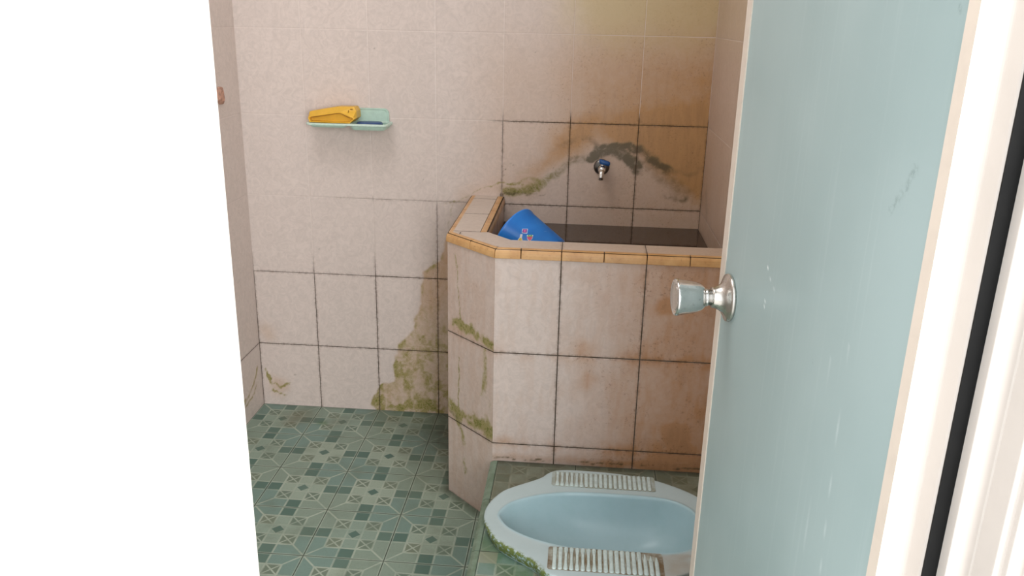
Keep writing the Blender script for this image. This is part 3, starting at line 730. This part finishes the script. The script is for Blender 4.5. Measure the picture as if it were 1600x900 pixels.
def inset(P, d):
    t = np.roll(P, -1, 0)-np.roll(P, 1, 0); t /= np.linalg.norm(t, axis=1)[:, None]
    nn = np.stack([t[:, 1], -t[:, 0]], 1)
    return P+nn*d
# order runs tip -> +y side -> back -> -y side (clockwise): inward normal is (t.y,-t.x)
rings = []; ZT_ = .2125
def ring(P, z): rings.append(np.column_stack([P[:, 0], P[:, 1]+YC, np.full(len(P), z) if np.isscalar(z) else z]))
ring(inset(O, .010), PZ+.0005); ring(inset(O, .006), PZ+.008); ring(inset(O, .001), PZ+.02); ring(O, ZT_-.005); ring(inset(O, .001), ZT_-.0015); ring(inset(O, .004), ZT_)
for f_ in (.25, .5, .75): ring(inset(O, .004)*(1-f_)+inset(I, -.006)*f_, ZT_-.0015*f_)
ring(inset(I, -.006), ZT_-.002); ring(inset(I, -.003), ZT_-.0005); ring(I, ZT_-.001); ring(inset(I, .003), ZT_-.005)
cx, cy = 1.16, 0.
def shrink(P, s_): return np.column_stack([cx+(P[:, 0]-cx)*s_, P[:, 1]*s_])
for s_, z in ((.965, ZT_-.018), (.93, ZT_-.036), (.88, ZT_-.056), (.80, ZT_-.076), (.68, ZT_-.093), (.52, ZT_-.106), (.34, ZT_-.114), (.16, ZT_-.118)):
    ring(shrink(I, s_), z)
V_ = np.concatenate(rings); nr = len(rings)
me = bpy.data.meshes.new('bowl'); F_ = []
for a in range(nr-1):
    for i in range(N): F_.append((a*N+i, a*N+(i+1) % N, (a+1)*N+(i+1) % N, (a+1)*N+i))
F_.append(tuple((nr-1)*N+i for i in range(N)))
me.from_pydata([tuple(v) for v in V_], [], F_)
bm = bmesh.new(); bm.from_mesh(me); bmesh.ops.recalc_face_normals(bm, faces=bm.faces); bm.to_mesh(me); bm.free()
at = me.attributes.new('wear_shade', 'FLOAT_COLOR', 'POINT')
x, y, z = V_[:, 0], V_[:, 1], V_[:, 2]; rid = np.repeat(np.arange(nr), N)
n = fbm(x+z*2, y+z, 40, 4, 3)
side = (rid <= 4)
G = side*(z > PZ+.006)*(1-sstep(-.93, -.89, y))*(1-sstep(1.0, 1.02, x))*(.75+.3*n)
G = np.where(rid == 5, .35*(y < -.92)*(x < 1.0), G)
B = ((rid >= 4) & (rid <= 6))*.22*n + (rid < 3)*.3 + ((rid >= 9) & (rid <= 12))*.10*(y < YC)
B = B+blob(x, y, 1.27, -1.03, .10)*.7*(rid < 10)+(rid > 3)*(rid < 9)*(1-sstep(0, .02, np.abs(y+.99)))*.35*(x > 1.0)*(x < 1.3)
A_ = ((rid >= 4) & (rid <= 9))*.35
col = np.stack([G, B, 0*G, A_+0*G], 1); at.data.foreach_set('color', col.astype('f').ravel())
bowl = link('bowl', me, M_ceramic, wc, True)
sm = bowl.modifiers.new('smooth', 'SUBSURF'); sm.levels = 1; sm.render_levels = 1

def capsule(bm, p0, p1, r0, rm, r1, z0, h, n=7):
    """flat rounded rib from p0 to p1"""
    p0 = Vector((*p0, 0)); p1 = Vector((*p1, 0)); t = (p1-p0).normalized(); s_ = Vector((-t.y, t.x, 0)); L = (p1-p0).length
    out = []
    for i in range(n): a = math.pi*(i/(n-1)); out.append(p0-t*(r0*math.sin(a))+s_*(r0*math.cos(a)))
    for f_ in (.3, .5, .7): out.append(p0+t*L*f_-s_*rm)
    for i in range(n): a = math.pi*(i/(n-1)); out.append(p1+t*(r1*math.sin(a))-s_*(r1*math.cos(a)))
    for f_ in (.7, .5, .3): out.append(p0+t*L*f_+s_*rm)
    ctr = (p0+p1)/2; b = [bm.verts.new((q.x, q.y, z0)) for q in out]
    def sc(q, e): d = q-ctr; lat = s_*d.dot(s_); lon = t*d.dot(t); return ctr+lat*e+lon*(1-(1-e)*r0/(L/2+r0))
    m = [bm.verts.new((*sc(q, .88).xy, z0+h*.8)) for q in out]; c = [bm.verts.new((*sc(q, .55).xy, z0+h)) for q in out]
    K = len(out)
    for i in range(K):
        bm.faces.new((b[i], b[(i+1) % K], m[(i+1) % K], m[i])); bm.faces.new((m[i], m[(i+1) % K], c[(i+1) % K], c[i]))
    bm.faces.new(c)
def foot_rest(y_out, y_in, x0, x1, cnt, dirt, near):
    bm = bmesh.new(); lo, hi = min(y_out, y_in)-.005, max(y_out, y_in)+.005
    pts = []
    K = 8
    for k_ in range(4):
        cxx = (x0-.002 if k_ in (0, 3) else x1+.002); cyy = (lo+.006 if k_ < 2 else hi-.006)
        for i in range(4):
            a = math.pi/2*(i/3)+(math.pi, 1.5*math.pi, 0, .5*math.pi)[k_]
            pts.append((cxx+.006*math.cos(a), cyy+.006*math.sin(a)))
    zz = ZT_-.0009
    prism(bm, pts, zz-.004, zz+.0012)
    base = from_bm('foot_rest', bm, dirt, wc)
    bm = bmesh.new()
    for i in range(cnt):
        x = x0+(x1-x0)*(i+.5)/cnt; p = (x1-x0)/cnt
        last = i >= cnt-3
        if near:
            w = .36
            wave = .26 if 2 <= i <= 7 else .36
            r_in = p*(.42 if not last else .12); sh = .012*(max(0, i-cnt+4))/3
            capsule(bm, (x, y_out), (x, y_in-sh), p*.42, p*wave, r_in, zz+.0008, .0030)
        else:
            sh = 0
            capsule(bm, (x, y_out+.0), (x, y_in), p*.37, p*(.28 if i < 6 else .37), p*(.44 if i < 6 else .37), zz+.0008, .0028)
    from_bm('ribs', bm, M_rib, base, True)
    bm = bmesh.new()
    for i in range(cnt):
        x = x0+(x1-x0)*(i+.5)/cnt; p = (x1-x0)/cnt; sh = .012*(max(0, i-cnt+4))/3 if near else 0
        capsule(bm, (x, y_out), (x, y_in-sh), p*.5, p*.46, p*(.5 if i < cnt-3 or not near else .2), zz+.0006, .0009)
    from_bm('rib_shade_edging', bm, M_outline, base)  # brown outline paints occlusion shade round each rib, along with dirt
foot_rest(-.696, -.750, 1.008, 1.238, 20, M_ribdirt2, False)
foot_rest(-1.066, -1.000, 1.012, 1.232, 19, M_ribdirt, True)

# ------------------------------------------------------------------ soap dish and brush
sd = tag(empty('soap_dish', (.34, 0, .95)), 'mint green plastic soap dish fixed to the back wall', 'soap dish')
def rrect(x0, x1, y0, y1, r, n=5):
    pts = []
    for (cx_, cy_, a0) in ((x1-r, y1-r, 0), (x0+r, y1-r, .5), (x0+r, y0+r, 1), (x1-r, y0+r, 1.5)):
        for i in range(n): a = math.pi*(a0+.5*i/(n-1)); pts.append((cx_+r*math.cos(a), cy_+r*math.sin(a)))
    return pts
def tray(bm, x0, x1, y0, y1, zt, dep, r, lip):
    """hollow tray with a turned-out lip"""
    R = []
    def rg(e, z): R.append([bm.verts.new((px, py, z)) for px, py in rrect(x0-e, x1+e, y0-e, min(y1+e, -.001) if 0 else y1, max(r+e, .002))])
    rg(-.008, zt-dep); rg(-.003, zt-dep*.7); rg(0, zt-.006); rg(lip, zt-.006); rg(lip+.001, zt-.003); rg(lip, zt); rg(-.002, zt); rg(-.005, zt-dep*.7); rg(-.010, zt-dep+.002)
    K = len(R[0])
    bm.faces.new(R[0]); bm.faces.new(R[-1][::-1])
    for A_, B_ in zip(R[:-1], R[1:]):
        for i in range(K): bm.faces.new((A_[i], A_[(i+1) % K], B_[(i+1) % K], B_[i]))
bm = bmesh.new(); tray(bm, .236, .348, -.086, -.002, .9600, .0125, .014, .006); from_bm('tray', bm, M_mint, sd, bevel=.0008)
bm = bmesh.new(); tray(bm, .356, .466, -.084, -.002, .9608, .0185, .016, .006); from_bm('tray', bm, M_mint, sd, bevel=.0008)
bm = bmesh.new()
la = rrect(.2285, .4705, -.0925, -.0015, .014); lb = rrect(.2335, .4655, -.0875, -.006, .010); K = len(la)
R = [[bm.verts.new((x, y, z)) for x, y in q] for q, z in ((la, .9555), (la, .9608), (lb, .9615), (lb, .9555))]
for i in range(4):
    for j in range(K): bm.faces.new((R[i][j], R[i][(j+1) % K], R[(i+1) % 4][(j+1) % K], R[(i+1) % 4][j]))
from_bm('rim_lip', bm, flat('pale_mint_plastic', S(206, 226, 214), .35, amt=.15, sc=120), sd, bevel=.001)
bm = bmesh.new()
pr = rrect(.345, .458, .950, .999, .014)
a = [bm.verts.new((x, -.0008, z)) for x, z in pr]; b = [bm.verts.new((x, -.0058, z)) for x, z in pr]; K = len(pr)
c = [bm.verts.new((.40+(x-.40)*.93, -.0058, .975+(z-.975)*.86)) for x, z in pr]; d = [bm.verts.new((.40+(x-.40)*.91, -.0038, .975+(z-.975)*.82)) for x, z in pr]
bm.faces.new(a); bm.faces.new(d[::-1])
for P_, Q_ in ((a, b), (b, c), (c, d)):
    for i in range(K): bm.faces.new((P_[i], P_[(i+1) % K], Q_[(i+1) % K], Q_[i]))
from_bm('back_plate', bm, M_mint, sd)
bm = bmesh.new()
pts = rrect(.370, .445, -.068, -.014, .02)
def puck(bm, pts, cx_, cy_, levels):
    R = [[bm.verts.new((cx_+(x-cx_)*s_, cy_+(y-cy_)*s_, z)) for x, y in pts] for s_, z in levels]; K = len(pts)
    bm.faces.new(R[0]); bm.faces.new(R[-1][::-1])
    for A_, B_ in zip(R[:-1], R[1:]):
        for i in range(K): bm.faces.new((A_[i], A_[(i+1) % K], B_[(i+1) % K], B_[i]))
puck(bm, pts, .4075, -.041, [(.9, .9450), (1, .948), (1, .959), (.9, .9625), (.5, .9632)])
tag(from_bm('scrub_sponge', bm, M_bluesoap, None, True), 'flat dark blue piece lying in the right tray of the mint soap dish', 'sponge')

# brush: wedge-shaped yellow block with a hollow lower face
br = tag(empty('scrub_brush', (.31, -.05, .963)), 'yellow plastic cleaning brush block resting on the left side of the mint soap dish', 'brush')
x0, zb_, yf, yb = .2335, .9612, -.078, -.012
out = [(.004, .0), (.000, .012), (.006, .0165), (.088, .0325), (.098, .0335), (.134, .0165), (.138, .012), (.124, .0)]
top = [(.002, .0), (-.001, .027), (.001, .0295), (.084, .0450), (.134, .0455), (.140, .034), (.141, .014), (.126, .0)]
bm = bmesh.new()
fr = [bm.verts.new((x0+x, yf+.0, zb_+z)) for x, z in out]
mid = [bm.verts.new((x0+x, yf+.020, zb_+z)) for x, z in top]
bkv = [bm.verts.new((x0+x, yb, zb_+z*.98)) for x, z in top]
K = len(out)
inn_ = [bm.verts.new((x0+.074+(x-.074)*.95, yf, zb_+.013+(z-.013)*.80)) for x, z in out]
dep_ = [bm.verts.new((x0+.074+(x-.074)*.93, yf+.016, zb_+.013+(z-.013)*.74)) for x, z in out]
bm.faces.new(bkv[::-1]); bm.faces.new(dep_)
for P_, Q_ in ((inn_, fr), (fr, mid), (mid, bkv), (dep_, inn_)):
    for i in range(K): bm.faces.new((P_[i], P_[(i+1) % K], Q_[(i+1) % K], Q_[i]))
from_bm('brush_body', bm, M_yellow, br, bevel=.0007)
bm = bmesh.new()
for a, b, c_, d_ in ((.112, .131, .0385, .0405), (.119, .121, .030, .037)):
    y_ = yf+.0205-(.0445-(c_+d_)/2)*1.0
    vs_ = []
    def yy(zz): return yf+.020*max(0, min(1, (zz-.026)/(.0455-.026)))
    vs_ = [bm.verts.new((x0+a, yy(c_)-.0006, zb_+c_)), bm.verts.new((x0+b, yy(c_)-.0006, zb_+c_)), bm.verts.new((x0+b, yy(d_)-.0006, zb_+d_)), bm.verts.new((x0+a, yy(d_)-.0006, zb_+d_))]
    bm.faces.new(vs_)
bmesh.ops.solidify(bm, geom=bm.faces[:], thickness=.001)
from_bm('slot', bm, M_yellowdark, br)
bm = bmesh.new()
tube(bm, [(x0+.009, yf+.0006, zb_+.0142), (x0+.05, yf+.0006, zb_+.0212), (x0+.088, yf+.0006, zb_+.0280), (x0+.097, yf+.0006, zb_+.0288), (x0+.112, yf+.0006, zb_+.0215), (x0+.126, yf+.0006, zb_+.0150)], .0011, 8)
from_bm('recess_shade_line', bm, M_yellowdark, br)  # dark tube paints the shade under the lip of the recess

# ------------------------------------------------------------------ tap
tp = tag(empty('water_tap', (1.098, 0, .846)), 'chrome wall tap with a blue handle above the tank', 'tap')
bm = bmesh.new(); r = lathe(bm, [(.0005, .023), (.003, .0235), (.006, .0215), (.009, .013)], (1.098, 0, .846), (0, -1, 0), 28); caps(bm, r)
from_bm('wall_flange', bm, metal('dark_tarnished_chrome', (.16, .155, .145), .35), tp, True)
bm = bmesh.new(); r = lathe(bm, [(.004, .0095), (.030, .0095), (.031, .0115), (.048, .0115), (.050, .0100), (.062, .0100), (.064, .008)], (1.098, 0, .846), (0, -1, 0), 20); caps(bm, r)
body = from_bm('tap_body', bm, M_chrome, tp, True)
bm = bmesh.new(); tube(bm, [(1.098, -.052, .846), (1.0975, -.062, .842), (1.097, -.068, .836), (1.096, -.070, .828), (1.0955, -.0705, .819)], [.008, .0082, .008, .0075, .0078])
from_bm('spout', bm, M_chrome, tp, True)
bm = bmesh.new(); tube(bm, [(1.098, -.040, .850), (1.1, -.040, .864)], [.006, .0055]); from_bm('valve_stem', bm, M_chrome, tp, True)
bm = bmesh.new()
hp = rrect(-.012, .020, -.009, .009, .006, 4)
R = [[bm.verts.new((1.1015+x*s_, -.042+y*s_, .863+z+.0-x*.18)) for x, y in hp] for s_, z in ((.85, -.003), (1, 0), (1, .007), (.8, .010))]
bm.faces.new(R[0]); bm.faces.new(R[-1][::-1])
for A_, B_ in zip(R[:-1], R[1:]):
    for i in range(len(hp)): bm.faces.new((A_[i], A_[(i+1) % len(hp)], B_[(i+1) % len(hp)], B_[i]))
tag(from_bm('tap_handle', bm, M_bluehandle, tp, True), 'blue plastic handle')

# ------------------------------------------------------------------ blue dipper floating tilted in the tank
dc = Vector((.861, -.299, .705)); da = Vector((.789, -.475, -.39)).normalized()
dp = tag(empty('water_dipper', tuple(dc)), 'blue plastic bucket dipper tilted in the tank water with small fruit stickers', 'dipper')
t = NT('translucent_blue_plastic', .3, spec=.5); P = t.pos()
c = t.mix(t.ss(t.noise(P, 20, 3), .3, .7), S(38, 122, 212), S(48, 134, 222))
c = t.mix(t.ss(t.noise(P, 60, 5, .7, dist=1), .62, .72, 0., .45), c, S(96, 160, 226)); t.col(c); M_blue = t.m
LL = .137; R0_ = .078; R1_ = .065
bm = bmesh.new()
prof = [(.0, R0_-.003), (-.001, R0_), (.0005, R0_+.0018), (.005, R0_+.0018), (.0062, R0_-.0006), (LL-.006, R1_), (LL, R1_-.006), (LL, .002)]
r_ = lathe(bm, prof, dc, da, 64); bm.faces.new(r_[-1][::-1])
r2 = lathe(bm, [(.0, R0_-.003), (LL-.006, R1_-.003), (LL-.003, .002)], dc, da, 64); bm.faces.new(r2[-1])
bmesh.ops.remove_doubles(bm, verts=bm.verts, dist=1e-5)
bkt = from_bm('bucket', bm, M_blue, dp, True)
e_ = da.cross(Vector((0, 0, 1))).normalized(); f_ = da.cross(e_)
def skin(s_, ang, off): R = R0_-.0006+(R1_-R0_)*s_/LL+off; return dc+da*s_+e_*(R*math.cos(ang))+f_*(R*math.sin(ang))
# local frame on the cone that follows world up
def sticker(s0, a0, shapes, nm='sticker'):
    """shapes: (material, [(u,v)...] in metres, lift); u right, v up as seen from outside"""
    p = skin(s0, a0, 0); du = (skin(s0, a0+.01, 0)-p).normalized(); ds = (skin(s0+.001, a0, 0)-p).normalized()
    n_ = du.cross(ds).normalized()
    if n_.dot(p-(dc+da*s0)) < 0: n_ = -n_
    upw = (Vector((0, 0, 1))-n_*n_.z).normalized(); rt = upw.cross(n_)
    bm = bmesh.new(); mats = []
    for mat, pts, lift in shapes:
        vv = []
        for u, v in pts:
            w = rt*u+upw*v; a = a0+w.dot(du)/(R0_-.008); s_ = s0+w.dot(ds)
            vv.append(bm.verts.new(skin(s_, a, .0006+lift)))
        f = bm.faces.new(vv)
        if mat not in mats: mats.append(mat)
        f.material_index = mats.index(mat)
    me = bpy.data.meshes.new(nm); bm.to_mesh(me); bm.free()
    link(nm, me, mats, dp)
def circ(cx_, cy_, r1, r2=None, n=14): return [(cx_+r1*math.cos(2*math.pi*i/n), cy_+(r2 or r1)*math.sin(2*math.pi*i/n)) for i in range(n)]
def sq(h, k_=0): return [(-h, -h+k_), (h, -h), (h+.0005, h), (-h, h-k_)]
m_w = flat('sticker_white', S(214, 216, 226), .4); m_p = flat('sticker_purple', S(122, 40, 150), .4); m_k = flat('sticker_pink', S(226, 84, 140), .4)
m_r = flat('sticker_red', S(206, 44, 86), .4); m_g = flat('sticker_green', S(84, 160, 78), .4); m_y = flat('sticker_yellow', S(226, 200, 60), .4); m_o = flat('sticker_orange', S(206, 150, 60), .4)
sticker(.054, -.856, [(m_w, sq(.0070, .001), 0), (m_p, sq(.0056, .001), .0003), (m_k, circ(0, 0, .0026), .0006)])
sticker(.076, -.779, [(m_w, [(-.0085, .006), (.0085, .007), (.007, -.004), (0, -.0115), (-.006, -.006)], 0), (m_r, [(-.007, .0015), (.0068, .0025), (.0055, -.004), (.0005, -.0095), (-.0048, -.005)], .0003), (m_g, [(-.007, .0022), (-.004, .0070), (0, .0045), (.004, .008), (.007, .003), (0, .0015)], .0006)])
sticker(.060, -.50, [(m_w, [(-.007, -.008), (.006, -.009), (.006, 0), (.003, .006), (.003, .015), (-.003, .015), (-.003, .006), (-.007, 0)], 0), (m_y, [(-.0058, -.007), (.0045, -.0075), (.0045, -.001), (.0018, .005), (-.0018, .005), (-.0055, -.001)], .0003), (m_o, circ(0, -.002, .002), .0006)])
sticker(.052, -.30, [(m_y, circ(0, 0, .005, .004), 0), (m_o, circ(.001, 0, .0025), .0003)])

# ------------------------------------------------------------------ rough mortar patch on the left wall
rng = random.Random(4)
bm = bmesh.new()
ypts = [(-.150, 1.012), (-.128, 1.011), (-.122, 1.022), (-.121, 1.045), (-.126, 1.060), (-.150, 1.062), (-.165, 1.05), (-.167, 1.025)]
R = []
for s_, h in ((1, .0005), (.92, .006), (.6, .010), (.25, .009)):
    R.append([bm.verts.new((h+rng.uniform(-.001, .001)*(h > .001), -.144+(y+.144)*s_, 1.036+(z-1.036)*s_)) for y, z in ypts])
bm.faces.new(R[0]); bm.faces.new(R[-1][::-1])
for A_, B_ in zip(R[:-1], R[1:]):
    for i in range(len(ypts)): bm.faces.new((A_[i], A_[(i+1) % 8], B_[(i+1) % 8], B_[i]))
tag(from_bm('mortar_patch', bm, flat('reddish_mortar', S(196, 150, 128), .9, amt=.3, sc=80, col2=S(130, 104, 92), bump=.6)), 'small rough reddish patch on the left tiled wall beside the door jamb', 'mortar patch')
